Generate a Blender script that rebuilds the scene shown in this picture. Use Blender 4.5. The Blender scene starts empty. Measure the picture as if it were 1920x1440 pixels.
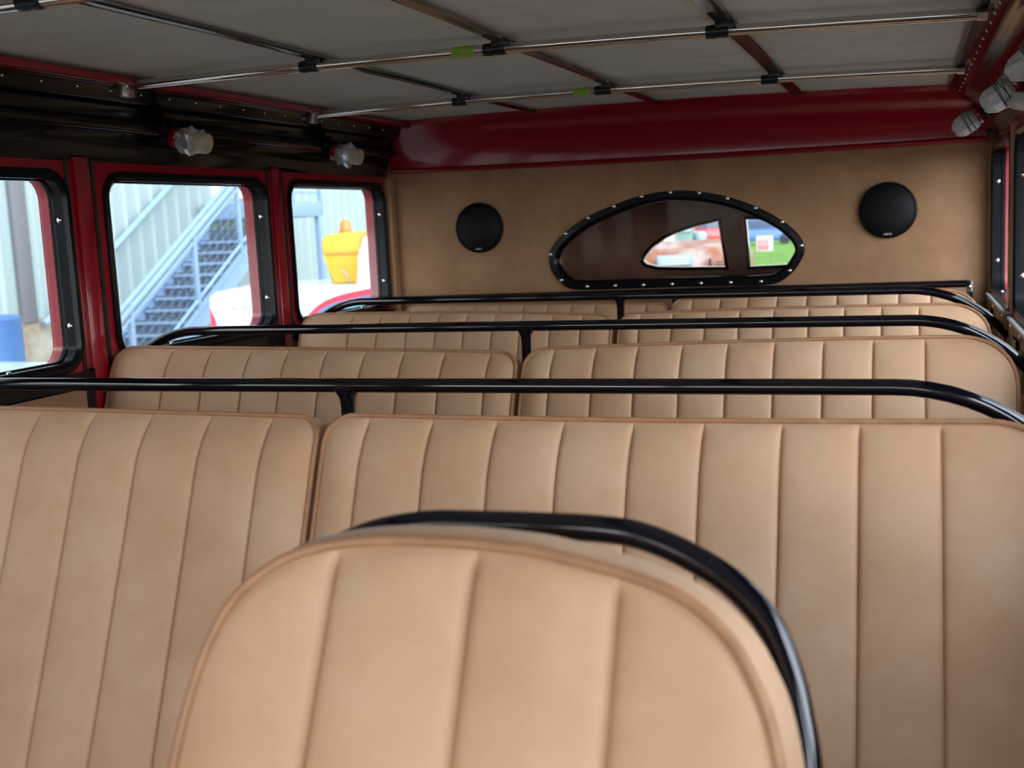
import bpy, bmesh, math, random
from mathutils import Vector, Matrix, noise

random.seed(7)
S = bpy.context.scene
COL = S.collection
PI = math.pi
ZO = 1.25            # bus floor is z = 0; coordinates below are measured from eye height
TAU = 2 * PI


# ------------------------------------------------------------------ materials
def new_mat(name):
    m = bpy.data.materials.new(name)
    m.use_nodes = True
    nt = m.node_tree
    b = nt.nodes['Principled BSDF']
    return m, nt, b


def mat(name, col, rough=0.5, metal=0.0, coat=0.0, var=0.0, scale=6.0, bump=0.0, bscale=300.0, col2=None, spec=0.5,
        detail=4.0, lo=0.35, hi=0.65):
    m, nt, b = new_mat(name)
    b.inputs['Base Color'].default_value = (*col, 1)
    b.inputs['Roughness'].default_value = rough
    b.inputs['Metallic'].default_value = metal
    b.inputs['Coat Weight'].default_value = coat
    b.inputs['Coat Roughness'].default_value = 0.06
    b.inputs['Specular IOR Level'].default_value = spec
    if var > 0 or col2 is not None:
        tc = nt.nodes.new('ShaderNodeTexCoord')
        n = nt.nodes.new('ShaderNodeTexNoise')
        n.inputs['Scale'].default_value = scale
        n.inputs['Detail'].default_value = detail
        n.inputs['Roughness'].default_value = 0.6
        r = nt.nodes.new('ShaderNodeValToRGB')
        if col2 is None:
            col2 = tuple(min(1, c * (1 + var)) for c in col)
            c1 = tuple(c * (1 - var) for c in col)
        else:
            c1 = col
        r.color_ramp.elements[0].position = lo
        r.color_ramp.elements[0].color = (*c1, 1)
        r.color_ramp.elements[1].position = hi
        r.color_ramp.elements[1].color = (*col2, 1)
        nt.links.new(tc.outputs['Object'], n.inputs['Vector'])
        nt.links.new(n.outputs['Fac'], r.inputs['Fac'])
        nt.links.new(r.outputs['Color'], b.inputs['Base Color'])
    if bump > 0:
        tc = nt.nodes.new('ShaderNodeTexCoord')
        n = nt.nodes.new('ShaderNodeTexNoise')
        n.inputs['Scale'].default_value = bscale
        n.inputs['Detail'].default_value = 3
        bp = nt.nodes.new('ShaderNodeBump')
        bp.inputs['Strength'].default_value = bump
        bp.inputs['Distance'].default_value = 0.002
        nt.links.new(tc.outputs['Object'], n.inputs['Vector'])
        nt.links.new(n.outputs['Fac'], bp.inputs['Height'])
        nt.links.new(bp.outputs['Normal'], b.inputs['Normal'])
    return m


def leather_mat(name, a, b_, c, rough=0.62):
    """nubuck leather: broad cloudy patches, finer mottling, fine grain"""
    m, nt, b = new_mat(name)
    tc = nt.nodes.new('ShaderNodeTexCoord')
    n1 = nt.nodes.new('ShaderNodeTexNoise')
    n1.inputs['Scale'].default_value = 4.5
    n1.inputs['Detail'].default_value = 7
    n1.inputs['Roughness'].default_value = 0.66
    n1.inputs['Distortion'].default_value = 0.15
    r1 = nt.nodes.new('ShaderNodeValToRGB')
    e = r1.color_ramp.elements
    e[0].position = 0.36
    e[0].color = (*a, 1)
    e[1].position = 0.64
    e[1].color = (*c, 1)
    e.new(0.5).color = (*b_, 1)
    n2 = nt.nodes.new('ShaderNodeTexNoise')
    n2.inputs['Scale'].default_value = 420
    n2.inputs['Detail'].default_value = 3
    bp = nt.nodes.new('ShaderNodeBump')
    bp.inputs['Strength'].default_value = 0.22
    bp.inputs['Distance'].default_value = 0.0015
    nt.links.new(tc.outputs['Object'], n1.inputs['Vector'])
    nt.links.new(tc.outputs['Object'], n2.inputs['Vector'])
    nt.links.new(n1.outputs['Fac'], r1.inputs['Fac'])
    nt.links.new(r1.outputs['Color'], b.inputs['Base Color'])
    nt.links.new(n2.outputs['Fac'], bp.inputs['Height'])
    nt.links.new(bp.outputs['Normal'], b.inputs['Normal'])
    b.inputs['Roughness'].default_value = rough
    b.inputs['Specular IOR Level'].default_value = 0.3
    b.inputs['Sheen Weight'].default_value = 0.12
    b.inputs['Sheen Roughness'].default_value = 0.4
    return m


def glass_mat(name, tint=(1, 1, 1), refl=0.06):
    m = bpy.data.materials.new(name)
    m.use_nodes = True
    nt = m.node_tree
    nt.nodes.clear()
    o = nt.nodes.new('ShaderNodeOutputMaterial')
    t = nt.nodes.new('ShaderNodeBsdfTransparent')
    t.inputs['Color'].default_value = (*tint, 1)
    g = nt.nodes.new('ShaderNodeBsdfGlossy')
    g.inputs['Roughness'].default_value = 0.01
    mx = nt.nodes.new('ShaderNodeMixShader')
    mx.inputs['Fac'].default_value = refl
    nt.links.new(t.outputs[0], mx.inputs[1])
    nt.links.new(g.outputs[0], mx.inputs[2])
    nt.links.new(mx.outputs[0], o.inputs[0])
    return m


M = {}
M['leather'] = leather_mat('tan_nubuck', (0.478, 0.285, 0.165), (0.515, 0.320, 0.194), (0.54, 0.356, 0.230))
M['welt'] = mat('welt_leather', (0.33, 0.165, 0.08), 0.5, var=0.12, scale=40)
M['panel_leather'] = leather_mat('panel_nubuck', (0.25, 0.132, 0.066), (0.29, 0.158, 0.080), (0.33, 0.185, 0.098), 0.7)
M['dark_leather'] = leather_mat('brown_lining', (0.40, 0.225, 0.145), (0.46, 0.265, 0.175), (0.52, 0.305, 0.205), 0.5)
M['black'] = mat('black_gloss_paint', (0.005, 0.005, 0.007), 0.22, coat=0.03, spec=0.12)
M['black_cove'] = mat('black_cove_paint', (0.004, 0.004, 0.006), 0.12, coat=0.12, spec=0.22)
M['black_frame'] = mat('black_tube_enamel', (0.003, 0.003, 0.006), 0.09, coat=0.4)
M['rubber'] = mat('black_rubber', (0.008, 0.008, 0.009), 0.45, var=0.2, scale=20)
M['red'] = mat('red_body_paint', (0.27, 0.005, 0.014), 0.2, coat=0.45)
M['chrome'] = mat('chrome', (0.72, 0.71, 0.69), 0.09, metal=1.0)
M['steel'] = mat('dull_steel', (0.6, 0.58, 0.53), 0.32, metal=1.0, var=0.15, scale=60)
M['canvas'] = mat('grey_canvas', (0.60, 0.615, 0.575), 0.9, var=0.05, scale=9, bump=0.15, bscale=700, spec=0.1)
M['strap_black'] = mat('black_strap', (0.008, 0.007, 0.007), 0.2, coat=0.15, spec=0.35)
M['strap_brown'] = mat('brown_strap', (0.055, 0.034, 0.022), 0.25, coat=0.5)
M['tape'] = mat('black_tape', (0.008, 0.008, 0.009), 0.35, var=0.3, scale=80)
M['green'] = mat('green_masking_tape', (0.26, 0.46, 0.055), 0.8, var=0.08, scale=60)
M['foil'] = mat('crumpled_masking_film', (0.62, 0.64, 0.66), 0.28, metal=0.55, var=0.1, scale=50)
M['paper'] = mat('masking_paper', (0.50, 0.53, 0.52), 0.55, metal=0.2, var=0.15, scale=30)
M['lamp_shade'] = mat('cream_shade', (0.52, 0.44, 0.31), 0.45, var=0.05, scale=20)
M['clear_film'] = mat('pale_film', (0.75, 0.77, 0.78), 0.3)
M['band'] = mat('rubber_band', (0.09, 0.10, 0.11), 0.5)
M['speaker'] = mat('black_speaker_mesh', (0.003, 0.003, 0.004), 0.5, spec=0.18, bump=0.3, bscale=900)
M['white_mark'] = mat('pale_print', (0.75, 0.76, 0.78), 0.4)
M['grey_sill'] = mat('grey_sill_paint', (0.50, 0.54, 0.56), 0.4)
M['floor'] = mat('rubber_floor', (0.06, 0.05, 0.045), 0.6, var=0.2, scale=12)
M['glass'] = glass_mat('window_glass', (0.97, 0.98, 0.98), 0.03)
M['dim_view_glass'] = glass_mat('dim_view_glass', (0.82, 0.84, 0.84), 0.02)  # pane colour darkened to tone down the bright view outside
M['oval_glass'] = glass_mat('oval_glass', (0.93, 0.92, 0.91), 0.0018)


def wl(o):
    v = Vector((0, 0, 0))
    while o is not None:
        v += o.location
        o = o.parent
    return v


def mk(name, bm, m, parent=None, ang=35, smooth=True):
    """link ONE mesh object built from world-space bmesh"""
    bmesh.ops.recalc_face_normals(bm, faces=bm.faces)
    if parent is not None:
        org = wl(parent)
    else:
        lo = [min(v.co[i] for v in bm.verts) for i in range(3)]
        hi = [max(v.co[i] for v in bm.verts) for i in range(3)]
        org = Vector(((lo[0] + hi[0]) / 2, (lo[1] + hi[1]) / 2, lo[2]))
    bmesh.ops.translate(bm, vec=-org, verts=bm.verts)
    me = bpy.data.meshes.new(name)
    bm.to_mesh(me)
    bm.free()
    if smooth:
        me.shade_smooth()
        me.set_sharp_from_angle(angle=math.radians(ang))
    o = bpy.data.objects.new(name, me)
    if isinstance(m, (list, tuple)):
        for x in m:
            me.materials.append(x)
    else:
        me.materials.append(m)
    COL.objects.link(o)
    if parent is not None:
        o.parent = parent
    else:
        o.location = org
    return o


def tag(o, label=None, cat=None, group=None, kind=None):
    if label:
        o['label'] = label
    if cat:
        o['category'] = cat
    if group:
        o['group'] = group
    if kind:
        o['kind'] = kind
    return o


def thing(name, loc, label, cat, group=None):
    o = bpy.data.objects.new(name, None)
    o.empty_display_size = 0.1
    COL.objects.link(o)
    o.location = loc
    return tag(o, label, cat, group)


def struct(name, bm, m, **k):
    return tag(mk(name, bm, m, **k), kind='structure')


def BM():
    return bmesh.new()


def box(bm, x0, x1, y0, y1, z0, z1, bev=0.0, seg=2, rot=None, piv=None):
    r = bmesh.ops.create_cube(bm, size=1)
    vs = r['verts']
    c = Vector(((x0 + x1) / 2, (y0 + y1) / 2, (z0 + z1) / 2))
    for v in vs:
        v.co = Vector((v.co.x * (x1 - x0), v.co.y * (y1 - y0), v.co.z * (z1 - z0)))
    if bev > 0:
        es = list({e for v in vs for e in v.link_edges})
        rr = bmesh.ops.bevel(bm, geom=es, offset=bev, segments=seg, affect='EDGES', profile=0.5)
        vs = list({v for f in rr['faces'] for v in f.verts} | {v for v in vs if v.is_valid})
    for v in vs:
        v.co = v.co + c
    if rot is not None:
        bmesh.ops.rotate(bm, verts=vs, cent=piv or c, matrix=rot)
    return vs


def catmull(pts, n=6):
    P = [Vector(p) for p in pts]
    out = []
    for i in range(len(P) - 1):
        p0 = P[max(i - 1, 0)]
        p1 = P[i]
        p2 = P[i + 1]
        p3 = P[min(i + 2, len(P) - 1)]
        for k in range(n):
            t = k / n
            out.append(0.5 * ((2 * p1) + (p2 - p0) * t + (2 * p0 - 5 * p1 + 4 * p2 - p3) * t * t
                              + (3 * p1 - p0 - 3 * p2 + p3) * t ** 3))
    out.append(P[-1])
    return out


def tube(bm, pts, r, n=12, closed=False, cap=True):
    P = [Vector(p) for p in pts]
    N = len(P)
    rs = r if isinstance(r, (list, tuple)) else [r] * N
    T = []
    for i in range(N):
        if closed:
            t = P[(i + 1) % N] - P[i - 1]
        else:
            t = P[min(i + 1, N - 1)] - P[max(i - 1, 0)]
        T.append(t.normalized())
    up = Vector((0, 0, 1)) if abs(T[0].z) < 0.9 else Vector((0, 1, 0))
    u = T[0].cross(up).normalized()
    rings = []
    for i in range(N):
        u = (u - T[i] * u.dot(T[i])).normalized()
        w = T[i].cross(u)
        rings.append([bm.verts.new(P[i] + (u * math.cos(TAU * k / n) + w * math.sin(TAU * k / n)) * rs[i])
                      for k in range(n)])
    m_ = N if closed else N - 1
    for i in range(m_):
        a, b = rings[i], rings[(i + 1) % N]
        for k in range(n):
            bm.faces.new((a[k], a[(k + 1) % n], b[(k + 1) % n], b[k]))
    if cap and not closed:
        bm.faces.new(rings[0][::-1])
        bm.faces.new(rings[-1])
    return rings


def cyl(bm, a, b, r0, r1=None, n=16):
    return tube(bm, [a, b], [r0, r0 if r1 is None else r1], n)


def lathe(bm, c, axis, prof, n=24):
    """prof: list of (radius, height along axis)"""
    A = Vector(axis).normalized()
    u = A.orthogonal().normalized()
    w = A.cross(u)
    c = Vector(c)
    rings = []
    for r, h in prof:
        if r < 1e-6:
            rings.append([bm.verts.new(c + A * h)])
        else:
            rings.append([bm.verts.new(c + A * h + (u * math.cos(TAU * k / n) + w * math.sin(TAU * k / n)) * r)
                          for k in range(n)])
    for a, b in zip(rings[:-1], rings[1:]):
        for k in range(n):
            k2 = (k + 1) % n
            if len(a) == 1 and len(b) == 1:
                continue
            if len(a) == 1:
                bm.faces.new((a[0], b[k2], b[k]))
            elif len(b) == 1:
                bm.faces.new((a[k], a[k2], b[0]))
            else:
                bm.faces.new((a[k], a[k2], b[k2], b[k]))
    if len(rings[0]) > 1:
        bm.faces.new(rings[0][::-1])
    if len(rings[-1]) > 1:
        bm.faces.new(rings[-1])


def plate(bm, outer, holes, mp, t):
    """flat plate with holes; 2D loops mapped by mp(u, v, depth)"""
    edges = []
    for lp in [outer] + holes:
        vs = [bm.verts.new(mp(u, v, 0)) for u, v in lp]
        for i in range(len(vs)):
            edges.append(bm.edges.new((vs[i], vs[(i + 1) % len(vs)])))
    r = bmesh.ops.triangle_fill(bm, use_beauty=True, use_dissolve=False, edges=edges)
    fs = [g for g in r['geom'] if isinstance(g, bmesh.types.BMFace)]
    d = Vector(mp(0, 0, t)) - Vector(mp(0, 0, 0))
    ex = bmesh.ops.extrude_face_region(bm, geom=fs)
    bmesh.ops.translate(bm, vec=d, verts=[g for g in ex['geom'] if isinstance(g, bmesh.types.BMVert)])


def rrect(u0, u1, v0, v1, r, n=6):
    out = []
    for cx, cy, a0 in ((u1 - r, v1 - r, 0), (u0 + r, v1 - r, PI / 2), (u0 + r, v0 + r, PI), (u1 - r, v0 + r, 1.5 * PI)):
        for k in range(n + 1):
            a = a0 + PI / 2 * k / n
            out.append((cx + r * math.cos(a), cy + r * math.sin(a)))
    return out


def offset_loop(lp, d):
    n = len(lp)
    area = sum(lp[i][0] * lp[(i + 1) % n][1] - lp[(i + 1) % n][0] * lp[i][1] for i in range(n))
    sg = 1 if area > 0 else -1
    out = []
    for i in range(n):
        a = Vector(lp[i - 1]); b = Vector(lp[i]); c = Vector(lp[(i + 1) % n])
        t1 = (b - a).normalized(); t2 = (c - b).normalized()
        n1 = Vector((t1.y, -t1.x)) * sg; n2 = Vector((t2.y, -t2.x)) * sg
        m = (n1 + n2)
        if m.length < 1e-6:
            m = n1
        m.normalize()
        k = max(0.5, m.dot(n1))
        out.append(tuple(b + m * (d / k)))
    return out


def ring_sections(bm, loops):
    """skin a closed set of equal-length loops (torus-like section)"""
    L = [[bm.verts.new(p) for p in lp] for lp in loops]
    n = len(L[0])
    m = len(L)
    for i in range(m):
        a, b = L[i], L[(i + 1) % m]
        for k in range(n):
            bm.faces.new((a[k], a[(k + 1) % n], b[(k + 1) % n], b[k]))


# =========================================================================== SETTING: the bus body
XL, XR = -1.92, 0.265      # inner faces of the side walls
YB = 4.15                  # rear bulkhead
YF = -0.80
SIDE_WIN = [(-0.31, 0.46), (0.61, 1.38), (1.53, 2.295), (2.455, 3.215), (3.375, 4.085)]
WZ0, WZ1 = -0.288, 0.168


def zt(x):                 # gentle arch of the roof bows
    return 0.3635 - 0.0139 * (x + 0.83) + 0.0125 * (1 - ((x + 0.83) / 0.97) ** 2)


bm = BM()
box(bm, -2.05, 0.40, -0.95, 5.3, -1.33, -1.25)
struct('floor', bm, M['floor'])

loops = [rrect(a, b, WZ0, WZ1, 0.055) for a, b in SIDE_WIN]
outer = [(YF, -1.25), (5.2, -1.25), (5.2, 0.45), (YF, 0.45)]
bm = BM()
plate(bm, outer, loops, lambda u, v, d: (XL - d, u, v), 0.074)
wall_left = struct('wall_left', bm, M['red'])
bm = BM()
plate(bm, outer, loops, lambda u, v, d: (XR + d, u, v), 0.074)
wall_right = struct('wall_right', bm, M['red'])

# raised red pillar strips with a groove either side (left); tan strips (right)
for (a, b) in ((1.43, 1.475), (2.335, 2.39), (3.262, 3.315)):
    bm = BM()
    box(bm, XL - 0.002, XL + 0.010, a, b, -1.25, 0.215, 0.004)
    o = mk('pillar_strip', bm, M['red'], wall_left)
    bm = BM()
    for y in (a - 0.028, b + 0.012):
        box(bm, XL - 0.002, XL + 0.003, y, y + 0.012, -1.25, 0.21)
    mk('pillar_seam', bm, M['rubber'], wall_left)
    bm = BM()
    box(bm, XR - 0.010, XR + 0.002, a - 0.02, b + 0.02, -0.29, 0.20, 0.004)
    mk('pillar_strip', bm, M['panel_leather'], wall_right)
bm = BM()
box(bm, XR - 0.012, XR + 0.002, 4.115, 4.149, -0.45, 0.16, 0.004)
mk('pillar_strip', bm, M['panel_leather'], wall_right)
bm = BM()
box(bm, XL - 0.002, XL + 0.03, 4.105, 4.149, -0.6, 0.2, 0.008)
mk('corner_strip', bm, M['panel_leather'], wall_left)

screw_bm = BM()
lathe(screw_bm, (0, 0, 0), (0, -1, 0), [(0.0062, -0.001), (0.0062, 0.001), (0.005, 0.003), (0.0025, 0.0042), (0, 0.0045)], 12)
SCREW = mk('screw', screw_bm, M['chrome'])
SCREW_ME = SCREW.data
SCREW_USED = False


def screw(parent, p, axis=(0, -1, 0), s=1.0, name='screw'):
    o = bpy.data.objects.new(name, SCREW_ME)
    COL.objects.link(o)
    o.parent = parent
    o.location = Vector(p) - wl(parent)
    o.rotation_mode = 'QUATERNION'
    o.rotation_quaternion = Vector((0, -1, 0)).rotation_difference(Vector(axis))
    o.scale = (s, s, s)
    return o


# windows: black inner frame (sleeve + flange), pane, screws; red outer lip is the wall thickness
wn = 0
for side, X, sg in (('l', XL, -1), ('r', XR, 1)):
    for wi, (a, b) in enumerate(SIDE_WIN):
        wn += 1
        lp = rrect(a, b, WZ0, WZ1, 0.055)
        lin = offset_loop(lp, -0.012)
        lfl = offset_loop(lp, 0.016)
        f = lambda L, d: [(X + sg * d, u, v) for u, v in L]
        bm = BM()
        ring_sections(bm, [f(lp, 0.036), f(lin, 0.034), f(lin, 0.024), f(offset_loop(lp, -0.008), 0.022),
                           f(offset_loop(lp, -0.008), -0.004), f(offset_loop(lp, 0.002), -0.010),
                           f(lfl, -0.008), f(lfl, 0.002), f(lp, 0.002)])
        w = struct('window_%d' % wn, bm, M['black'], ang=30)
        w['label'] = ('black-framed side window with bright red outer lip' if side == 'l'
                      else 'narrow sliver of black-framed right side window')
        bm = BM()
        plate(bm, offset_loop(lp, -0.004), [], lambda u, v, d: (X + sg * (0.066 + d), u, v), 0.003)
        mk('pane', bm, M['dim_view_glass'] if side == 'l' else M['glass'], w)
        for z in (0.055, -0.20):
            screw(w, (X + sg * 0.012, b - 0.0085, z), (0, -1, 0), 1.3)
        for t in (0.3, 0.7):
            screw(w, (X + sg * 0.012, a + (b - a) * t, WZ0 + 0.009), (0, 0, 1), 1.1)
        # sill below each window
        bm = BM()
        box(bm, X - sg * 0.016, X - sg * -0.004, a - 0.03, b + 0.03, WZ0 - 0.058, WZ0 - 0.017, 0.004)
        if side == 'l':
            s_ = mk('sill', bm, M['black_cove'], w)
        else:
            s_ = mk('sill', bm, M['panel_leather'], w)
            bm = BM()
            box(bm, X - 0.022, X + 0.002, a - 0.01, b + 0.01, WZ0 - 0.018, WZ0 - 0.009, 0.002)
            mk('sill_top', bm, M['grey_sill'], w)
            for q in (0.04, 0.30, 0.62):
                screw(s_, (X - 0.016, b - q, WZ0 - 0.036), (-1, 0, 0), 1.3)
            bm = BM()
            box(bm, X - 0.020, X + 0.0, b - 0.36, b - 0.10, WZ0 - 0.16, WZ0 - 0.056, 0.01)
            mk('crank_plate', bm, M['panel_leather'], w)
            bm = BM()
            for q in (0.19, 0.235, 0.28):
                box(bm, X - 0.026, X - 0.018, b - q - 0.014, b - q + 0.014, WZ0 - 0.14, WZ0 - 0.04, 0.003)
            mk('vent_slots', bm, M['black'], w)
bpy.data.objects.remove(SCREW)

# lower lining of the sides: leather panels with rounded tops, black behind
for X, sg, par, nm in ((XL, 1, wall_left, 'lower_lining'), (XR, -1, wall_right, 'lower_lining')):
    for (a, b) in SIDE_WIN:
        lp = [(a - 0.03, -1.1), (b + 0.0, -1.1), (b + 0.0, -0.348)]
        n = 8
        for k in range(n + 1):
            t = PI / 2 * k / n
            lp.append((a + 0.30 - 0.33 * math.sin(t), -0.348 - 0.16 * (1 - math.cos(t))))
        bm = BM()
        plate(bm, lp, [], lambda u, v, d: (X + sg * (0.012 - d), u, v), 0.013)
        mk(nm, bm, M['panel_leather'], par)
    bm = BM()
    box(bm, min(X, X + sg * 0.004), max(X, X + sg * 0.004), YF, 4.14, -1.2, WZ0 - 0.05)
    mk('backing_board', bm, M['rubber'] if sg > 0 else M['panel_leather'], par)

# coves above the windows
PROF = [(0.0, 0.205), (0.004, 0.222), (0.018, 0.238), (0.026, 0.255), (0.030, 0.272), (0.046, 0.278), (0.060, 0.286),
        (0.066, 0.297), (0.060, 0.308), (0.052, 0.313), (0.056, 0.325), (0.066, 0.337), (0.080, 0.345), (0.092, 0.346),
        (0.096, 0.352), (0.112, 0.374), (0.118, 0.377), (0.118, 0.395), (0.0, 0.45)]


def cove_pt(side, s, z, y):
    if 0.21 < z < 0.275:
        ph = ((y - 2.36) / 0.925) % 1.0
        s = s + 0.012 * math.sin(PI * ph) ** 2 * math.sin(PI * (z - 0.21) / 0.065)
    if side == 'l':
        return (XL + s, y, z)
    z = z if z > 0.44 else 0.205 + (z - 0.205) * 0.87
    return (XR - s * 1.06, y, z)


for side, nm in (('l', 'trim_1'), ('r', 'trim_2')):
    bm = BM()
    ys = [YF + (4.11 - YF) * k / 72 for k in range(73)]
    rows = [[bm.verts.new(cove_pt(side, s, z, y)) for s, z in PROF] for y in ys]
    for r0, r1 in zip(rows[:-1], rows[1:]):
        for k in range(len(PROF) - 1):
            bm.faces.new((r0[k], r0[k + 1], r1[k + 1], r1[k]))
    bm.faces.new(rows[0])
    bm.faces.new(rows[-1][::-1])
    cove = struct(nm, bm, M['black_cove'], ang=60)
    cove['label'] = 'glossy black roof-edge cove above the %s windows' % ('left' if side == 'l' else 'right')
    k = 0
    y = 1.55
    while y < 4.0:
        p = cove_pt(side, 0.104, 0.363, y)
        screw(cove, p, (0.6 if side == 'l' else -0.6, 0, -0.75), 0.62, 'rivet')
        y += 0.118
    # red edging between cove flange and canvas
    bm = BM()
    if side == 'l':
        box(bm, XL + 0.112, XL + 0.158, YF, 4.08, 0.3775, 0.395, 0.003)
        mk('red_edging', bm, M['red'], cove)
    else:
        box(bm, XR - 0.142, XR - 0.118, YF, 4.08, 0.358, 0.374, 0.003)
        mk('dark_edging', bm, M['black'], cove)

# canvas ceiling
bm = BM()
nx, ny = 24, 30
grid = []
for j in range(ny + 1):
    y = YF + (4.12 - YF) * j / ny
    row = []
    for i in range(nx + 1):
        x = XL + 0.10 + (XR - 0.10 - XL - 0.10) * i / nx
        row.append(bm.verts.new((x, y, zt(x) + 0.026 + 0.0015 * noise.noise(Vector((x * 4, y * 2, 0))))))
    grid.append(row)
for j in range(ny):
    for i in range(nx):
        bm.faces.new((grid[j][i], grid[j][i + 1], grid[j + 1][i + 1], grid[j + 1][i]))
r = bmesh.ops.extrude_face_region(bm, geom=list(bm.faces))
bmesh.ops.translate(bm, vec=(0, 0, 0.02), verts=[g for g in r['geom'] if isinstance(g, bmesh.types.BMVert)])
struct('ceiling', bm, M['canvas'], ang=60)

# rear bulkhead with oval opening
OV = [(-1.2737, -0.1303), (-1.2667, -0.1772), (-1.2321, -0.225), (-1.1726, -0.2530), (-0.99, -0.2545), (-0.81, -0.2545),
      (-0.63, -0.2550), (-0.4572, -0.2540), (-0.3921, -0.2225), (-0.3542, -0.1747), (-0.3404, -0.1318),
      (-0.3610, -0.0822), (-0.416, -0.0312), (-0.5064, 0.022), (-0.6036, 0.0610), (-0.7025, 0.0842), (-0.809, 0.0928),
      (-0.9178, 0.0810), (-1.0295, 0.0495), (-1.1315, 0.0090), (-1.2118, -0.042), (-1.258, -0.0880)]


def smooth_loop(lp, n=4):
    P = [Vector((u, v, 0)) for u, v in lp]
    N = len(P)
    out = []
    for i in range(N):
        p0, p1, p2, p3 = P[i - 1], P[i], P[(i + 1) % N], P[(i + 2) % N]
        for k in range(n):
            t = k / n
            q = 0.5 * ((2 * p1) + (p2 - p0) * t + (2 * p0 - 5 * p1 + 4 * p2 - p3) * t * t + (3 * p1 - p0 - 3 * p2 + p3) * t ** 3)
            out.append((q.x, q.y))
    return out


OVs = smooth_loop(OV, 4)
OVin = offset_loop(OVs, -0.034)
bm = BM()
plate(bm, [(XL, -1.25), (XR, -1.25), (XR, 0.44), (XL, 0.44)], [offset_loop(OVs, -0.02)], lambda u, v, d: (u, YB + d, v), 0.03)
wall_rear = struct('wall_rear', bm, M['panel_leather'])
bm = BM()
box(bm, -0.797, -0.7945, YB - 0.0012, YB + 0.002, 0.09, 0.22)
box(bm, -0.802, -0.7995, YB - 0.0012, YB + 0.002, -0.5, -0.25)
mk('seam', bm, M['welt'], wall_rear)

bm = BM()
g = lambda L, y: [(u, YB + y, v) for u, v in L]
ring_sections(bm, [g(OVs, 0.0), g(OVs, -0.006), g(offset_loop(OVs, -0.004), -0.010), g(offset_loop(OVs, -0.022), -0.011),
                   g(offset_loop(OVs, -0.030), -0.006), g(OVin, 0.004), g(OVin, 0.034), g(offset_loop(OVs, -0.020), 0.034),
                   g(offset_loop(OVs, -0.019), 0.0)])
oval = struct('window_30', bm, M['black'], ang=35)
oval['label'] = 'black oval window frame in the tan rear panel, ringed by screws'
bm = BM()
plate(bm, offset_loop(OVs, -0.026), [], lambda u, v, d: (u, YB + 0.018 + d, v), 0.003)
mk('pane', bm, M['oval_glass'], oval)
for u, v in [(-1.2673, -0.1247), (-1.2289, -0.2222), (-1.1303, -0.2490), (-1.023, -0.249), (-0.9173, -0.249),
             (-0.8106, -0.249), (-0.7056, -0.249), (-0.5995, -0.2495), (-0.4925, -0.249), (-0.3922, -0.2136),
             (-0.3510, -0.1277), (-0.4155, -0.0432), (-0.506, 0.0093), (-0.6043, 0.0480), (-0.7038, 0.0725),
             (-0.8074, 0.0802), (-0.9133, 0.071), (-1.0169, 0.0410), (-1.1168, 0.0040), (-1.2059, -0.050)]:
    screw(oval, (u, YB - 0.0105, v), (0, -1, 0), 1.15)

# curved red header above the rear panel
bm = BM()
HP = [(-0.13, 0.0, 'c'), (-0.115, -0.02, 'c'), (-0.095, -0.055, 'c'), (-0.07, -0.105, 'c')]
rows = []
for i in range(29):
    x = XL + 0.03 + (XR - 0.02 - XL - 0.03) * i / 28
    zc = zt(x) + 0.024
    zb = 0.219 - 0.010 * (x + 1.87) - 0.006 * math.sin(PI * (x + 1.87) / 2.1)
    row = []
    for k in range(11):
        t = k / 10
        yy = YB - 0.135 + 0.105 * math.sin(t * PI / 2) ** 1.2
        zz = zc - (zc - zb - 0.016) * (1 - math.cos(t * PI / 2)) ** 0.75 if t > 0 else zc
        row.append((x, yy, zz))
    row += [(x, YB - 0.040, zb + 0.013), (x, YB - 0.046, zb + 0.006), (x, YB - 0.042, zb - 0.001), (x, YB - 0.030, zb - 0.004),
            (x, YB + 0.01, zb - 0.004)]
    row += [(x, YB + 0.01, zc + 0.02), (x, YB - 0.135, zc + 0.02)]
    rows.append([bm.verts.new(p) for p in row])
for a, b in zip(rows[:-1], rows[1:]):
    n = len(a)
    for k in range(n):
        bm.faces.new((a[k], a[(k + 1) % n], b[(k + 1) % n], b[k]))
bm.faces.new(rows[0])
bm.faces.new(rows[-1][::-1])
hd = struct('trim_3', bm, M['red'], ang=50)
hd['label'] = 'glossy dark red curved header above the tan rear panel'

# windscreen wall ahead of the eye point
bm = BM()
plate(bm, [(XL - 0.1, -1.25), (XR + 0.1, -1.25), (XR + 0.1, 0.44), (XL - 0.1, 0.44)],
      [rrect(XL + 0.10, -0.86, -0.42, 0.24, 0.06), rrect(-0.80, XR - 0.10, -0.42, 0.24, 0.06)], lambda u, v, d: (u, YF - d, v), 0.06)
struct('wall_front', bm, M['black'])

# luggage space behind the bulkhead and the split rear window
bm = BM()
LW = [(-0.782, -0.022), (-0.754, -0.234), (-0.95, -0.229), (-1.061, -0.223), (-1.112, -0.209), (-1.131, -0.190), (-1.12, -0.166),
      (-1.084, -0.126), (-1.027, -0.090), (-0.971, -0.067), (-0.886, -0.042)]
RW = [(-0.671, -0.021), (-0.611, -0.024), (-0.54, -0.045), (-0.462, -0.080), (-0.39, -0.120), (-0.35, -0.165), (-0.345, -0.20),
      (-0.37, -0.226), (-0.44, -0.233), (-0.655, -0.236)]
YR = 5.10
rear = [(XL, -1.25), (XR, -1.25), (XR, 0.5), (XL, 0.5)]
plate(bm, rear, [LW, RW], lambda u, v, d: (u, YR + d, v), 0.03)
wb = struct('wall_back', bm, M['dark_leather'])
wb['label'] = 'dark brown lining of the luggage space behind the oval window'
bm = BM()
plate(bm, rear, [LW, RW], lambda u, v, d: (u, YR + 0.045 + d, v), 0.02)
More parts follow.
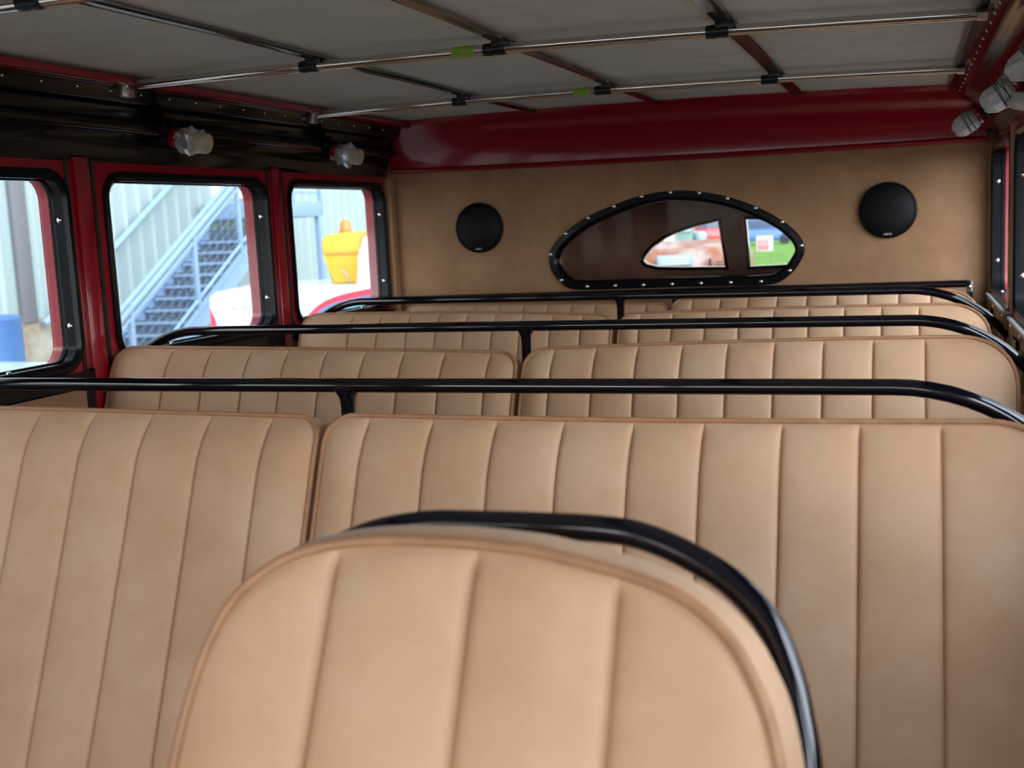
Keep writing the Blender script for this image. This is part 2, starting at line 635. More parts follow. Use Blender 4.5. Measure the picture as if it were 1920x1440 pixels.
tag(mk('outer_skin', bm, M['red'], wb), 'red outer skin')
bm = BM()
for k in range(9):
    z = 0.28 - k * 0.085
    pts = [(-1.9 + 2.15 * i / 20, YR - 0.012, z + 0.05 * math.sin(PI * i / 20) + 0.006 * math.sin(k * 2 + i * .5)) for i in range(21)]
    if z > 0.0 or z < -0.27:
        tube(bm, pts, 0.008, 6)
mk('lining_pleats', bm, M['dark_leather'], wb)
for nm, lp, num in (('l', LW, 31), ('r', RW, 32)):
    g = lambda L, y: [(u, YR + y, v) for u, v in L]
    bm = BM()
    ring_sections(bm, [g(offset_loop(lp, 0.009), -0.004), g(offset_loop(lp, 0.002), -0.008), g(offset_loop(lp, -0.006), -0.002),
                       g(offset_loop(lp, -0.006), 0.04), g(offset_loop(lp, 0.002), 0.044), g(offset_loop(lp, 0.010), 0.002)])
    w = struct('window_%d' % num, bm, M['chrome'], ang=35)
    w['label'] = ('left' if nm == 'l' else 'right') + ' half of the split rear window seen through the oval'
    bm = BM()
    plate(bm, offset_loop(lp, -0.002), [], lambda u, v, d: (u, YR + 0.034 + d, v), 0.003)
    mk('pane', bm, M['dim_view_glass'], w)
# sides/roof of the luggage space
bm = BM()
box(bm, XL - 0.1, XR + 0.1, 4.17, 5.2, 0.43, 0.47)
struct('trim_4', bm, M['dark_leather'])

# =========================================================================== CEILING FITTINGS
# three longitudinal straps
for x, m, lab, wd in ((-1.275, 'strap_black', 'glossy black strap along the ceiling, left of the three', 0.030),
                      (-0.825, 'strap_brown', 'dark brown strap along the middle of the canvas ceiling', 0.036),
                      (-0.347, 'strap_black', 'glossy black strap along the ceiling, right of the three', 0.040)):
    bm = BM()
    n = 40
    for k in range(n):
        pass
    rows = []
    for k in range(n + 1):
        y = YF + (4.035 - YF) * k / n
        z = zt(x) + 0.0165 + 0.0012 * math.sin(y * 6.8)
        rows.append([bm.verts.new(p) for p in ((x - wd / 2, y, z + 0.002), (x - wd / 2 + 0.004, y, z - 0.0018), (x, y, z - 0.003),
                                               (x + wd / 2 - 0.004, y, z - 0.0018), (x + wd / 2, y, z + 0.002), (x, y, z + 0.0045))])
    for a, b in zip(rows[:-1], rows[1:]):
        for k in range(6):
            bm.faces.new((a[k], a[(k + 1) % 6], b[(k + 1) % 6], b[k]))
    bm.faces.new(rows[0]); bm.faces.new(rows[-1][::-1])
    tag(mk('ceiling_strap', bm, M[m], ang=25), lab, 'strap', 'straps along the canvas ceiling')

# chrome roof bows
for y, lab, gy in ((1.515, 'chrome roof tube crossing the ceiling at the top left corner', 0),
                   (2.405, 'chrome roof tube across the ceiling with the wider green tape patch, nearer one', 1),
                   (3.345, 'chrome roof tube across the ceiling nearest the red rear header', 2)):
    t = thing('roof_tube', (-0.83, y, zt(-0.83)), lab, 'roof tube', 'chrome roof tubes across the ceiling')
    xs = [-1.795 + (1.93) * k / 28 for k in range(29)]
    bm = BM()
    tube(bm, [(x, y, zt(x)) for x in xs], 0.0112, 16)
    mk('tube', bm, M['chrome'], t)
    for xe, s in ((-1.797, 1), (0.138, -1)):
        bm = BM()
        z = zt(xe)
        tube(bm, [(xe - s * 0.004, y, z), (xe + s * 0.010, y, z), (xe + s * 0.014, y, z)], [0.0135, 0.013, 0.0115], 8)
        if s > 0:
            box(bm, xe - 0.012, xe + 0.012, y - 0.022, y + 0.022, z - 0.026, z + 0.004, 0.003)
        mk('end_bracket', bm, M['steel'], t)
    for x, w in ((-1.275, 0.045), (-0.825, 0.050), (-0.347, 0.046)):
        bm = BM()
        pr = [0.0128 + 0.0006 * ((i * 7) % 3) for i in range(7)]
        tube(bm, [(x - 0.016 - w / 2 + w * i / 6, y, zt(x)) for i in range(7)], pr, 14)
        box(bm, x - 0.020, x + 0.020, y - 0.016, y + 0.016, zt(x) + 0.004, zt(x) + 0.018, 0.003)
        tag(mk('tape_wrap', bm, M['tape'], t), 'black tape wrap')
    if gy:
        bm = BM()
        w = 0.052 if gy == 1 else 0.048
        xc = -0.912 if gy == 1 else -0.905
        tube(bm, [(xc - w / 2, y, zt(xc)), (xc, y, zt(xc)), (xc + w / 2, y, zt(xc))], 0.0123, 14)
        tag(mk('green_tape', bm, M['green'], t), 'green masking tape')

# wall lamps masked with film (left) and paper (right)
def crumple(bm, c, axis, prof, n=14, amp=0.006, seed=0):
    A = Vector(axis).normalized()
    u = A.orthogonal().normalized()
    w = A.cross(u)
    c = Vector(c)
    rings = []
    for r, h in prof:
        ring = []
        for k in range(n):
            a = TAU * k / n
            j = noise.noise(Vector((math.cos(a) * 2.2 + seed, math.sin(a) * 2.2, h * 45 + seed * 3)))
            j += 0.6 * (1 if (k + int(h * 200)) % 2 else -1) * 0.4
            rr = r + amp * j
            ring.append(bm.verts.new(c + A * (h + amp * 0.4 * j) + (u * math.cos(a) + w * math.sin(a)) * rr))
        rings.append(ring)
    for a, b in zip(rings[:-1], rings[1:]):
        for k in range(n):
            k2 = (k + 1) % n
            bm.faces.new((a[k], a[k2], b[k2]))
            bm.faces.new((a[k], b[k2], b[k]))
    bm.faces.new(rings[0][::-1])
    bm.faces.new(rings[-1])


def left_lamp(y, lab, seed):
    base = Vector((XL + 0.066, y, 0.298))
    t = thing('wall_lamp', base, lab, 'lamp', 'wrapped lamps on the left cove')
    bm = BM()
    lathe(bm, base - Vector((0.012, 0, 0)), (1, 0, -0.25), [(0.026, 0), (0.026, 0.010), (0.018, 0.016), (0.016, 0.03)], 18)
    box(bm, base.x - 0.012, base.x + 0.014, y - 0.014, y + 0.014, base.z - 0.030, base.z + 0.026, 0.006)
    mk('bracket', bm, M['black'], t)
    c = base + Vector((0.020, 0.004, -0.028))
    ax = Vector((0.88, 0.05, -0.20)).normalized()
    bm = BM()
    lathe(bm, c, ax, [(0.024, -0.008), (0.0275, -0.004), (0.0275, 0.010), (0.023, 0.014)], 20)
    tag(mk('collar', bm, M['red'], t), 'red collar')
    bm = BM()
    lathe(bm, c, ax, [(0.020, 0.03), (0.0275, 0.045), (0.0275, 0.090), (0.025, 0.098), (0.0, 0.100)], 22)
    tag(mk('shade', bm, M['lamp_shade'], t), 'cream end of the lamp')
    bm = BM()
    crumple(bm, c, ax, [(0.022, 0.008), (0.031, 0.018), (0.035, 0.032), (0.037, 0.046), (0.035, 0.056), (0.029, 0.066)], 13, 0.015, seed)
    tag(mk('masking_film', bm, M['foil'], t, smooth=False), 'crumpled silvery film')
    bm = BM()
    crumple(bm, c + Vector((0.0, 0.002, -0.026)), Vector((0.95, 0.1, -0.15)), [(0.005, 0.014), (0.009, 0.03), (0.008, 0.055), (0.003, 0.072)], 8, 0.004, seed + 5)
    tag(mk('film_flap', bm, M['clear_film'], t, smooth=False), 'loose pale film end')


left_lamp(2.645, 'film-wrapped lamp on the black cove above the middle left window', 2)
left_lamp(3.545, 'film-wrapped lamp on the black cove above the rearmost left window', 3)


def right_lamp(p, lab, seed, s=1.0):
    base = Vector(p)
    t = thing('wall_lamp', base, lab, 'lamp', 'paper-wrapped lamps on the right cove')
    ax = Vector((-0.80, 0.05, -0.52)).normalized()
    bm = BM()
    lathe(bm, base, ax, [(0.026 * s, -0.02), (0.026 * s, 0.012), (0.018 * s, 0.018), (0.018 * s, 0.034)], 18)
    mk('bracket', bm, M['black'], t)
    c = base + ax * 0.034
    bm = BM()
    lathe(bm, c, ax, [(0.026 * s, -0.006), (0.030 * s, 0), (0.030 * s, 0.007), (0.026 * s, 0.012)], 20)
    tag(mk('collar', bm, M['red'], t), 'red collar')
    bm = BM()
    crumple(bm, c, ax, [(0.027 * s, 0.010), (0.035 * s, 0.020), (0.036 * s, 0.040), (0.033 * s, 0.062), (0.022 * s, 0.076), (0.008, 0.080)], 15, 0.005 * s, seed)
    w = tag(mk('masking_paper', bm, M['paper'], t, smooth=False), 'crumpled grey masking paper')
    bm = BM()
    u = ax.orthogonal().normalized()
    v = ax.cross(u)
    for dd, tl in ((0.030, 0.3), (0.038, -0.2), (0.046, 0.25), (0.052, 0.1)):
        pts = [c + ax * (dd + tl * 0.02 * math.cos(a)) * s + (u * math.cos(a) + v * math.sin(a)) * 0.0385 * s
               for a in [TAU * k / 20 for k in range(20)]]
        tube(bm, pts, 0.0011, 5, closed=True)
    mk('rubber_bands', bm, M['band'], w)
    if seed == 11:
        return
    bm = BM()
    crumple(bm, c + Vector((0.03, -0.03, -0.045)) * s, Vector((-0.9, 0.1, -0.1)), [(0.010, 0.0), (0.022, 0.008), (0.018, 0.03), (0.006, 0.045)], 9, 0.006, seed + 3)
    mk('paper_flap', bm, M['paper'], t, smooth=False)


right_lamp((XR - 0.045, 3.56, 0.262), 'paper-wrapped lamp at the upper right, the smaller one nearest the rear header', 11, 0.82)
right_lamp((XR - 0.020, 2.66, 0.258), 'paper-wrapped lamp at the upper right edge, the larger one with red collar', 14, 0.80)
right_lamp((XR + 0.005, 2.36, 0.290), 'paper-wrapped lamp end cut off by the right picture edge', 17, 0.75)

# =========================================================================== SPEAKERS
for x, z, lab in ((-1.547, -0.006, 'round black speaker left of the oval window'), (-0.064, -0.013, 'round black speaker right of the oval window')):
    t = thing('speaker', (x, YB, z), lab, 'speaker', 'round black speakers on the rear panel')
    R_ = 0.0955
    bm = BM()
    lathe(bm, (x, YB + 0.004, z), (0, -1, 0), [(R_, 0), (R_, 0.012), (R_ * 0.985, 0.018), (R_ * 0.93, 0.021), (R_ * 0.91, 0.017), (R_ * 0.89, 0.017)], 48)
    mk('rim', bm, M['speaker'], t)
    bm = BM()
    lathe(bm, (x, YB + 0.004, z), (0, -1, 0), [(R_ * 0.91, 0.012), (R_ * 0.90, 0.019), (R_ * 0.75, 0.026), (R_ * 0.5, 0.032), (R_ * 0.25, 0.035), (0, 0.036)], 48)
    mk('grille', bm, M['speaker'], t)
    cu = bpy.data.curves.new('maker_mark', 'FONT')
    cu.body = 'HERTZ'
    cu.size = 0.0085
    cu.extrude = 0.0004
    cu.align_x = 'CENTER'
    cu.materials.append(M['white_mark'])
    tmp = bpy.data.objects.new('maker_mark_text', cu)
    me = bpy.data.meshes.new_from_object(tmp)
    bpy.data.objects.remove(tmp)
    o = bpy.data.objects.new('maker_mark', me)
    COL.objects.link(o)
    o.parent = t
    o.rotation_euler = (PI / 2 + 0.30, 0, 0)
    o.location = (0, -0.0235, -0.083)

# =========================================================================== SEATS
TH = math.radians(22.5)


def sgrid(x0, x1, seams, rL, rR):
    bs = [x0] + list(seams) + [x1]
    us = []
    T = [0, 0.012, 0.026, 0.05, 0.09, 0.16, 0.28, 0.42, 0.58, 0.72, 0.84, 0.91, 0.95, 0.974, 0.988]
    for a, b in zip(bs[:-1], bs[1:]):
        for t in T:
            us.append(a + (b - a) * t)
    us.append(x1)
    for k in range(1, 9):
        a = PI / 2 * k / 9
        us.append(x0 + rL * (1 - math.cos(a)))
        us.append(x1 - rR * (1 - math.cos(a)))
    us = sorted(us)
    out = [us[0]]
    keep = set(seams)
    for u in us[1:]:
        if u - out[-1] < 0.0012:
            if u in keep:
                out[-1] = u
            continue
        out.append(u)
    out[-1] = x1
    return out


def panel_profile(u, x0, x1, seams, puff, crease, cw=1.0):
    bs = [x0] + list(seams) + [x1]
    for a, b in zip(bs[:-1], bs[1:]):
        if a - 1e-7 <= u <= b + 1e-7:
            t = (u - a) / (b - a)
            s = abs(2 * t - 1)
            broad = 1 - s ** 2
            da = (u - a) if a > x0 + 1e-6 else 9
            db = (b - u) if b < x1 - 1e-6 else 9
            d = min(da, db)
            cr = -math.exp(-(d / (0.0022 * cw)) ** 1.3)
            cr2 = -math.exp(-(d / (0.013 * cw)) ** 1.2)
            return puff * broad + crease * cr + crease * 0.45 * cr2
    return 0


def cushion_back(x0, x1, zf, Y, th, seams, wtop, us, H, thick, puff=0.0036, crease=0.0058, rollk=0.03, rollR=0.10, sidek=0.014, sideR=0.05,
                 offs=None, flare=0.006, cw=1.0, flare_top=0.0):
    D = Vector((0, -math.sin(th), -math.cos(th)))
    N = Vector((0, -math.cos(th), math.sin(th)))
    offs = offs or [0, 0.003, 0.007, 0.011, 0.016, 0.024, 0.034, 0.048, 0.066, 0.09, 0.13, 0.19, 0.26, 0.34, 0.42, 0.5]
    bm = BM()
    cols = []

    def P(u, w, d):
        return Vector((u, Y, zf(u))) + D * w + N * d

    for u in us:
        wt = wtop(u)
        col = []
        for o in offs:
            f = o / offs[-1]
            w = wt + (H - wt) * f if wt > 0.10 else wt + o * (H - wt) / offs[-1]
            e = w - wt
            kt = rollk * (1 - min(1, max(0, w) / rollR)) ** 2
            es = min(u - x0, x1 - u)
            ks = sidek * (1 - min(1, es / sideR)) ** 2
            d = -math.sqrt(kt * kt + ks * ks)
            fade = min(1, max(0, (e - 0.003) / 0.014))
            d += panel_profile(u, x0, x1, seams, puff, crease, cw) * fade
            # soft unevenness of the stuffing
            d += 0.0025 * noise.noise(Vector((u * 7 + Y * 3, w * 5, Y))) * fade
            col.append(bm.verts.new(P(u, w, d)))
        cols.append(col)
    nr = len(offs)
    for a, b in zip(cols[:-1], cols[1:]):
        for k in range(nr - 1):
            bm.faces.new((a[k], b[k], b[k + 1], a[k + 1]))
    loop = [cols[0][k] for k in range(nr - 1, -1, -1)] + [c[0] for c in cols[1:-1]] + [cols[-1][k] for k in range(nr)] + [c[-1] for c in cols[-2:0:-1]]
    edge = [v.co.copy() for v in loop[:nr + len(cols) - 2 + nr]]
    # boxing: slight bulge, then back
    mid = []
    back = []
    cx = Vector(((x0 + x1) / 2, 0, 0))
    c0 = sum((v.co for v in loop), Vector()) / len(loop)
    for v in loop:
        dist = (v.co - Vector((v.co.x, Y, zf(v.co.x)))).dot(N)
        out = (v.co - c0)
        out = (out - N * out.dot(N)).normalized()
        fl = flare * (1 + flare_top * max(0.0, -out.dot(D)) ** 0.7)
        mid.append(bm.verts.new(v.co + N * ((-thick - dist) * 0.45) + out * (fl * 0.85 + 0.002)))
        back.append(bm.verts.new(v.co + N * (-thick - dist) + out * fl))
    n = len(loop)
    for A, B in ((loop, mid), (mid, back)):
        for k in range(n):
            k2 = (k + 1) % n
            bm.faces.new((A[k], A[k2], B[k2], B[k]))
    bm.faces.new(back)
    return bm, edge, N, D


def welt_bm(edge, N, r):
    pts = []
    last = None
    for p in edge:
        if last is None or (p - last).length > 0.004:
            pts.append(p + N * (r * 0.45))
            last = p
    bm = BM()
    tube(bm, pts, r, 8)
    return bm


def bench(x0, x1, zl, zm, zr, Y, seams, rL, rR, lab, group, depth=0.40, up=0.010):
    x0 = max(x0, -1.898)
    zl, zm, zr = zl + up, zm + up, zr + up
    xm = (x0 + x1) / 2

    def zf(u):
        t = (u - x0) / (x1 - x0)
        return zl * (1 - t) * (1 - 2 * t) + zm * 4 * t * (1 - t) + zr * t * (2 * t - 1)

    def wtop(u):
        if u < x0 + rL:
            q = rL - (u - x0)
            return rL - math.sqrt(max(0, rL * rL - q * q))
        if u > x1 - rR:
            q = rR - (x1 - u)
            return rR - math.sqrt(max(0, rR * rR - q * q))
        return 0

    t = thing('bench_seat', (xm, Y - 0.25, -1.25), lab, 'bench seat', group)
    us = sgrid(x0, x1, seams, rL, rR)
    H = 0.68
    bm, edge, N, D = cushion_back(x0, x1, zf, Y, TH, seams, wtop, us, H, 0.085)
    b = mk('backrest', bm, M['leather'], t, ang=40)
    w = mk('piping', welt_bm(edge, N, 0.0042), M['welt'], b)
    # seat cushion and plinth, below the picture
    bm = BM()
    yb = Y - math.sin(TH) * H
    box(bm, x0 + 0.01, x1 - 0.01, yb - depth, yb + 0.03, -1.00, -0.87, 0.035, 3)
    mk('seat_cushion', bm, M['leather'], t)
    bm = BM()
    box(bm, x0 + 0.03, x1 - 0.03, yb - depth + 0.05, yb + 0.04, -1.25, -0.99, 0.01)
    mk('plinth', bm, M['black'], t)
    return t


GR = 'tan fluted bench seats in rows'
PR = 0.1032
bench(-1.905, -0.865, -0.268, -0.274, -0.283, 1.55, [-0.955 - 0.1132 * k for k in range(8)][::-1], 0.05, 0.040,
      'tan fluted bench seat at the far left of the nearest row', GR)
bench(-0.850, 0.195, -0.279, -0.283, -0.279, 1.55, [-0.784, -0.678, -0.575, -0.472, -0.369, -0.269, -0.162, -0.061, 0.041], 0.042, 0.10,
      'widest tan fluted bench seat, right side of the nearest row', GR)
bench(-1.905, -0.826, -0.260, -0.270, -0.284, 2.40, [-1.737, -1.624, -1.513, -1.411, -1.307, -1.206, -1.107, -1.005, -0.894], 0.05, 0.045,
      'left tan bench seat of the second row, below the middle window', GR)
bench(-0.807, 0.200, -0.278, -0.265, -0.262, 2.40, [-0.742, -0.646, -0.553, -0.456, -0.359, -0.262, -0.164, -0.067, 0.032], 0.045, 0.105,
      'right tan bench seat of the second row, between first and second rails', GR)
bench(-1.835, -0.818, -0.254, -0.258, -0.276, 3.25, [-1.662, -1.564, -1.464, -1.366, -1.275, -1.184, -1.096, -1.003, -0.910], 0.05, 0.045,
      'left tan bench seat of the third row, below the rearmost left window', GR)
bench(-0.795, 0.205, -0.273, -0.266, -0.266, 3.25, [-0.735, -0.640, -0.545, -0.450, -0.355, -0.260, -0.165, -0.068, 0.028], 0.045, 0.105,
      'right tan bench seat of the third row, behind the second rail', GR)
bench(-1.740, -0.775, -0.276, -0.282, -0.292, 3.85, [-1.562, -1.475, -1.384, -1.293, -1.204, -1.116, -1.030, -0.939, -0.851], 0.03, 0.03,
      'left tan bench seat of the rearmost row, under the left speaker', GR, 0.12)
bench(-0.755, 0.210, -0.280, -0.272, -0.272, 3.85, [-0.690, -0.596, -0.503, -0.408, -0.313, -0.218, -0.123, -0.028, 0.068], 0.03, 0.10,
      'right tan bench seat of the rearmost row, just below the oval window', GR, 0.12)


# black grab rails behind each row
def grab_rail(Y, zL, zR, xpost, x0L, x0R, RL, RR, lab, plain=False):
    t = thing('grab_rail', (xpost, Y, -1.25), lab, 'grab rail', 'black grab rails behind the benches')
    r = 0.0122
    pts = []
    if not plain:
        a1 = math.acos(max(-1, 1 - (abs(XL + 0.006 - x0L)) / RL)) if False else None
        xe = XL + 0.004
        n = 10
        amax = math.asin(min(1, (x0L - xe) / RL))
        for k in range(n, 0, -1):
            a = amax * k / n
            pts.append((x0L - RL * math.sin(a), Y, zL - RL * (1 - math.cos(a))))
    else:
        pts.append((XL + 0.004, Y, zL))
    m = 14
    for k in range(m + 1):
        u = k / m
        x = x0L + (x0R - x0L) * u
        pts.append((x, Y, zL + (zR - zL) * u))
    if not plain:
        n = 14
        xe = XR - 0.004
        amax = math.asin(min(1, (xe - x0R) / RR))
        for k in range(1, n + 1):
            a = amax * k / n
            pts.append((x0R + RR * math.sin(a), Y, zR - RR * (1 - math.cos(a))))
    bm = BM()
    tube(bm, pts, r, 16)
    mk('bar', bm, M['black_frame'], t)
    zp = zL + (zR - zL) * (xpost - x0L) / (x0R - x0L)
    bm = BM()
    tube(bm, [(xpost, Y, zp - 0.002), (xpost, Y, zp - 0.013), (xpost, Y, zp - 0.018), (xpost, Y, zp - 0.024), (xpost, Y, zp - 0.034), (xpost, Y, -1.25)],
         [0.022, 0.0185, 0.0150, 0.0130, 0.0120, 0.0120], 16)
    mk('post', bm, M['black_frame'], t)
    if plain:
        bm = BM()
        box(bm, x0R - 0.004, x0R + 0.014, Y - 0.045, Y + 0.012, zR - 0.085, zR + 0.012, 0.004)
        p = mk('end_plate', bm, M['black_frame'], t)
        screw(p, (x0R - 0.004, Y - 0.02, zR - 0.012), (-1, 0, 0), 0.8)
        screw(p, (x0R + 0.004, Y - 0.045, zR - 0.012), (0, -1, 0), 0.8)
    return t


grab_rail(1.72, -0.252, -0.258, -0.896, -1.74, -0.02, 0.30, 0.30, 'nearest black grab rail, spanning the whole picture width')
grab_rail(2.57, -0.236, -0.242, -0.856, -1.765, 0.005, 0.30, 0.30, 'second black grab rail, behind the second bench row')
grab_rail(3.42, -0.227, -0.236, -0.830, -1.695, -0.005, 0.29, 0.33, 'third black grab rail, below the oval window and curved at both ends')
grab_rail(4.03, -0.264, -0.262, -0.778, -1.9, 0.185, 0.3, 0.3, 'straight black rail along the rear panel with square end plate', plain=True)

# =========================================================================== NEAREST SINGLE SEAT
TN = math.radians(28)
NO = [(-0.547, 0.195), (-0.5455, 0.159), (-0.538, 0.113), (-0.523, 0.073), (-0.502, 0.046), (-0.475, 0.025), (-0.442, 0.013), (-0.400, 0.0065),
      (-0.351, 0.005), (-0.318, 0.0055), (-0.270, 0.009), (-0.247, 0.013), (-0.202, 0.022), (-0.165, 0.033), (-0.137, 0.048), (-0.115, 0.068),
      (-0.101, 0.09), (-0.091, 0.111), (-0.081, 0.147), (-0.0755, 0.185), (-0.073, 0.23)]
NO = [(-0.549, 0.25)] + NO
NOs = [(p.x, p.y) for p in catmull([(u, w, 0) for u, w in NO], 3)]


def ntop(u):
    for (u0, w0), (u1, w1) in zip(NOs[:-1], NOs[1:]):
        if u0 <= u <= u1 and u1 > u0:
            return w0 + (w1 - w0) * (u - u0) / (u1 - u0)
    return NOs[0][1] if u < -0.3 else NOs[-1][1]


seat = thing('front_seat', (-0.31, 0.62, -1.25), 'single tan rounded seat in the foreground with black tube frame', 'seat')
seamsN = [-0.434, -0.3155, -0.2005]
us = sorted(set([u for u, w in NOs] + [u for u in sgrid(NOs[0][0], NOs[-1][0], seamsN, 0.01, 0.01)]))
uu = [us[0]]
for u in us[1:]:
    if u - uu[-1] > 0.0012 or any(abs(u - s) < 1e-9 for s in seamsN):
        uu.append(u)
uu[-1] = us[-1]
bm, edge, N, D = cushion_back(uu[0], uu[-1], lambda u: -0.235, 0.80, TN, seamsN, ntop, uu, 0.50, 0.062, puff=0.005, crease=0.0072, flare=0.002, cw=1.5, flare_top=9.0,
                              rollk=0.012, rollR=0.06, sidek=0.010, sideR=0.05)
b = mk('backrest', bm, M['leather'], seat, ang=40)
mk('piping', welt_bm(edge, N, 0.0047), M['welt'], b)
TT = [(-0.560, 0.44), (-0.560, 0.24), (-0.552, 0.12), (-0.528, 0.065), (-0.491, 0.034), (-0.443, 0.012), (-0.395, 0.002), (-0.345, 0.0), (-0.242, 0.0), (-0.193, 0.007), (-0.145, 0.027),
      (-0.114, 0.048), (-0.089, 0.076), (-0.073, 0.113), (-0.064, 0.147), (-0.058, 0.18), (-0.053, 0.25), (-0.051, 0.44)]
Dn = Vector((0, -math.sin(TN), -math.cos(TN)))
Nn = Vector((0, -math.cos(TN), math.sin(TN)))
TTs = [(p.x, p.y) for p in catmull([(u, w, 0) for u, w in TT], 5)]
TTs = [p for i, p in enumerate(TTs)]
off = []
for i, (u, w) in enumerate(TTs):
    a = Vector(TTs[max(i - 1, 0)]); c = Vector(TTs[min(i + 1, len(TTs) - 1)])
    tt = (c - a).normalized()
    nn = Vector((-tt.y, tt.x))        # towards the inside of the outline
    off.append((u + nn.x * 0.0115, w + nn.y * 0.0115))
pts = [Vector((u, 0.89, -0.24)) + Dn * w for u, w in off]
lo, hi = pts[0].copy(), pts[-1].copy()
pts = [Vector((lo.x, lo.y - 0.03, -1.25)), Vector((lo.x, lo.y - 0.02, -0.75))] + pts + [Vector((hi.x, hi.y - 0.02, -0.75)), Vector((hi.x, hi.y - 0.03, -1.25))]
bm = BM()
tube(bm, pts, 0.0115, 18)
mk('tube_frame', bm, M['black_frame'], seat)
bm = BM()
yb = 0.80 - math.sin(TN) * 0.5
box(bm, -0.54, -0.08, yb - 0.36, yb + 0.04, -0.80, -0.68, 0.035, 3)
mk('seat_cushion', bm, M['leather'], seat)
for x in (-0.50, -0.12):
    bm = BM()
    cyl(bm, (x, yb - 0.30, -1.25), (x, yb - 0.30, -0.79), 0.0115)
    cyl(bm, (x, yb - 0.30, -0.81), (x, yb + 0.1, -0.81), 0.0115)
    mk('seat_leg', bm, M['black_frame'], seat)

# =========================================================================== OUTSIDE
G = -1.85
E_ = {}
E_['asphalt'] = mat('pale_gravel', (0.24, 0.225, 0.20), 0.9, var=0.2, scale=3)
E_['grass'] = mat('grass', (0.07, 0.21, 0.018), 0.9, col2=(0.19, 0.36, 0.05), scale=0.9, detail=8)
E_['clad'] = mat('pale_cladding', (0.31, 0.375, 0.365), 0.5, var=0.03, scale=0.6)
E_['steelblue'] = mat('blue_grey_steel', (0.23, 0.325, 0.46), 0.5, var=0.04, scale=2)
E_['tread'] = mat('dark_tread', (0.075, 0.095, 0.125), 0.7)
E_['stone'] = mat('stone_base', (0.22, 0.16, 0.10), 0.9, col2=(0.40, 0.36, 0.28), scale=2.5)
E_['col'] = mat('dark_column', (0.16, 0.15, 0.16), 0.6)
E_['white'] = mat('white_paint', (0.82, 0.83, 0.84), 0.3, coat=0.4)
E_['stripe'] = mat('red_stripe', (0.72, 0.05, 0.08), 0.35)
E_['bluestripe'] = mat('blue_stripe', (0.07, 0.24, 0.50), 0.35)
E_['cyan'] = mat('cyan_graphic', (0.16, 0.66, 0.75), 0.35)
E_['yellow'] = mat('yellow_paint', (0.62, 0.35, 0.02), 0.4)
E_['orange'] = mat('orange_lens', (0.85, 0.20, 0.03), 0.2)
E_['darkglass'] = mat('dark_glass', (0.03, 0.06, 0.13), 0.08, coat=0.5)
E_['tyre'] = mat('tyre', (0.015, 0.015, 0.016), 0.8)
E_['rust'] = mat('rusty_paint', (0.30, 0.105, 0.05), 0.75, col2=(0.46, 0.38, 0.36), scale=3.2, detail=8, lo=0.42, hi=0.62)
E_['bluecar'] = mat('blue_paint', (0.035, 0.13, 0.40), 0.25, coat=0.6)
E_['redcar'] = mat('bright_red_paint', (0.55, 0.02, 0.03), 0.25, coat=0.6)
E_['darkcar'] = mat('dark_slate_paint', (0.05, 0.065, 0.08), 0.25, coat=0.6)
E_['palecar'] = mat('pale_blue_paint', (0.50, 0.66, 0.74), 0.25, coat=0.6)
E_['greencab'] = mat('grey_green_paint', (0.20, 0.31, 0.29), 0.6)
E_['binblue'] = mat('pale_bin', (0.32, 0.43, 0.46), 0.5)
E_['signred'] = mat('sign_red', (0.72, 0.05, 0.09), 0.5)
E_['drum'] = mat('blue_drum', (0.05, 0.13, 0.30), 0.5)

bm = BM()
box(bm, -60, 60, -40, 200, G - 0.3, G)
struct('ground', bm, E_['asphalt'])
bm = BM()
box(bm, -7, 60, 16, 190, G - 0.1, G + 0.02)
box(bm, -60, -7.01, 40, 190, G - 0.1, G + 0.02)
struct('lawn', bm, E_['grass'])

# building
XBW = -10.15
bld = thing('building', (XBW, 14, G), 'pale corrugated metal building outside the left windows', 'building')
bm = BM()
pts = []
y = -10.0
while y < 34:
    for dy, dx in ((0, 0), (0.20, 0), (0.23, 0.035), (0.27, 0.035), (0.30, 0)):
        pts.append((XBW + dx, y + dy))
    y += 0.30
top = [bm.verts.new((x, yy, 3.2)) for x, yy in pts]
bot = [bm.verts.new((x, yy, -0.88)) for x, yy in pts]
for k in range(len(pts) - 1):
    bm.faces.new((bot[k], bot[k + 1], top[k + 1], top[k]))
tb = [bm.verts.new((XBW - 0.3, pts[-1][1], 3.2)), bm.verts.new((XBW - 0.3, pts[0][1], 3.2))]
bb = [bm.verts.new((XBW - 0.3, pts[-1][1], -0.88)), bm.verts.new((XBW - 0.3, pts[0][1], -0.88))]
bm.faces.new(top + tb)
bm.faces.new(bb[::-1] + bot[::-1])
bm.faces.new((top[-1], bot[-1], bb[0], tb[0]))
bm.faces.new((top[0], tb[1], bb[1], bot[0]))
bm.faces.new((tb[0], bb[0], bb[1], tb[1]))
mk('cladding', bm, E_['clad'], bld, ang=20)
bm = BM()
box(bm, XBW - 0.35, XBW + 0.06, -10, 34, G, -0.86, 0.03)
mk('stone_base', bm, E_['stone'], bld)
bm = BM()
box(bm, XBW + 0.02, XBW + 0.08, 11.15, 11.39, -0.90, 3.2, 0.01)
mk('column', bm, E_['col'], bld)
for a, b in ((15.42, 15.80), (15.98, 16.32)):
    bm = BM()
    box(bm, XBW + 0.03, XBW + 0.06, a, b, 0.62, 1.25, 0.01)
    w = mk('window', bm, E_['white'], bld)  # glare of reflected sky on the panes, put in as plain white
bm = BM()
box(bm, XBW + 0.02, XBW + 0.07, 16.75, 17.85, G + 0.05, 0.25, 0.01)
mk('door_panel', bm, E_['clad'], bld)

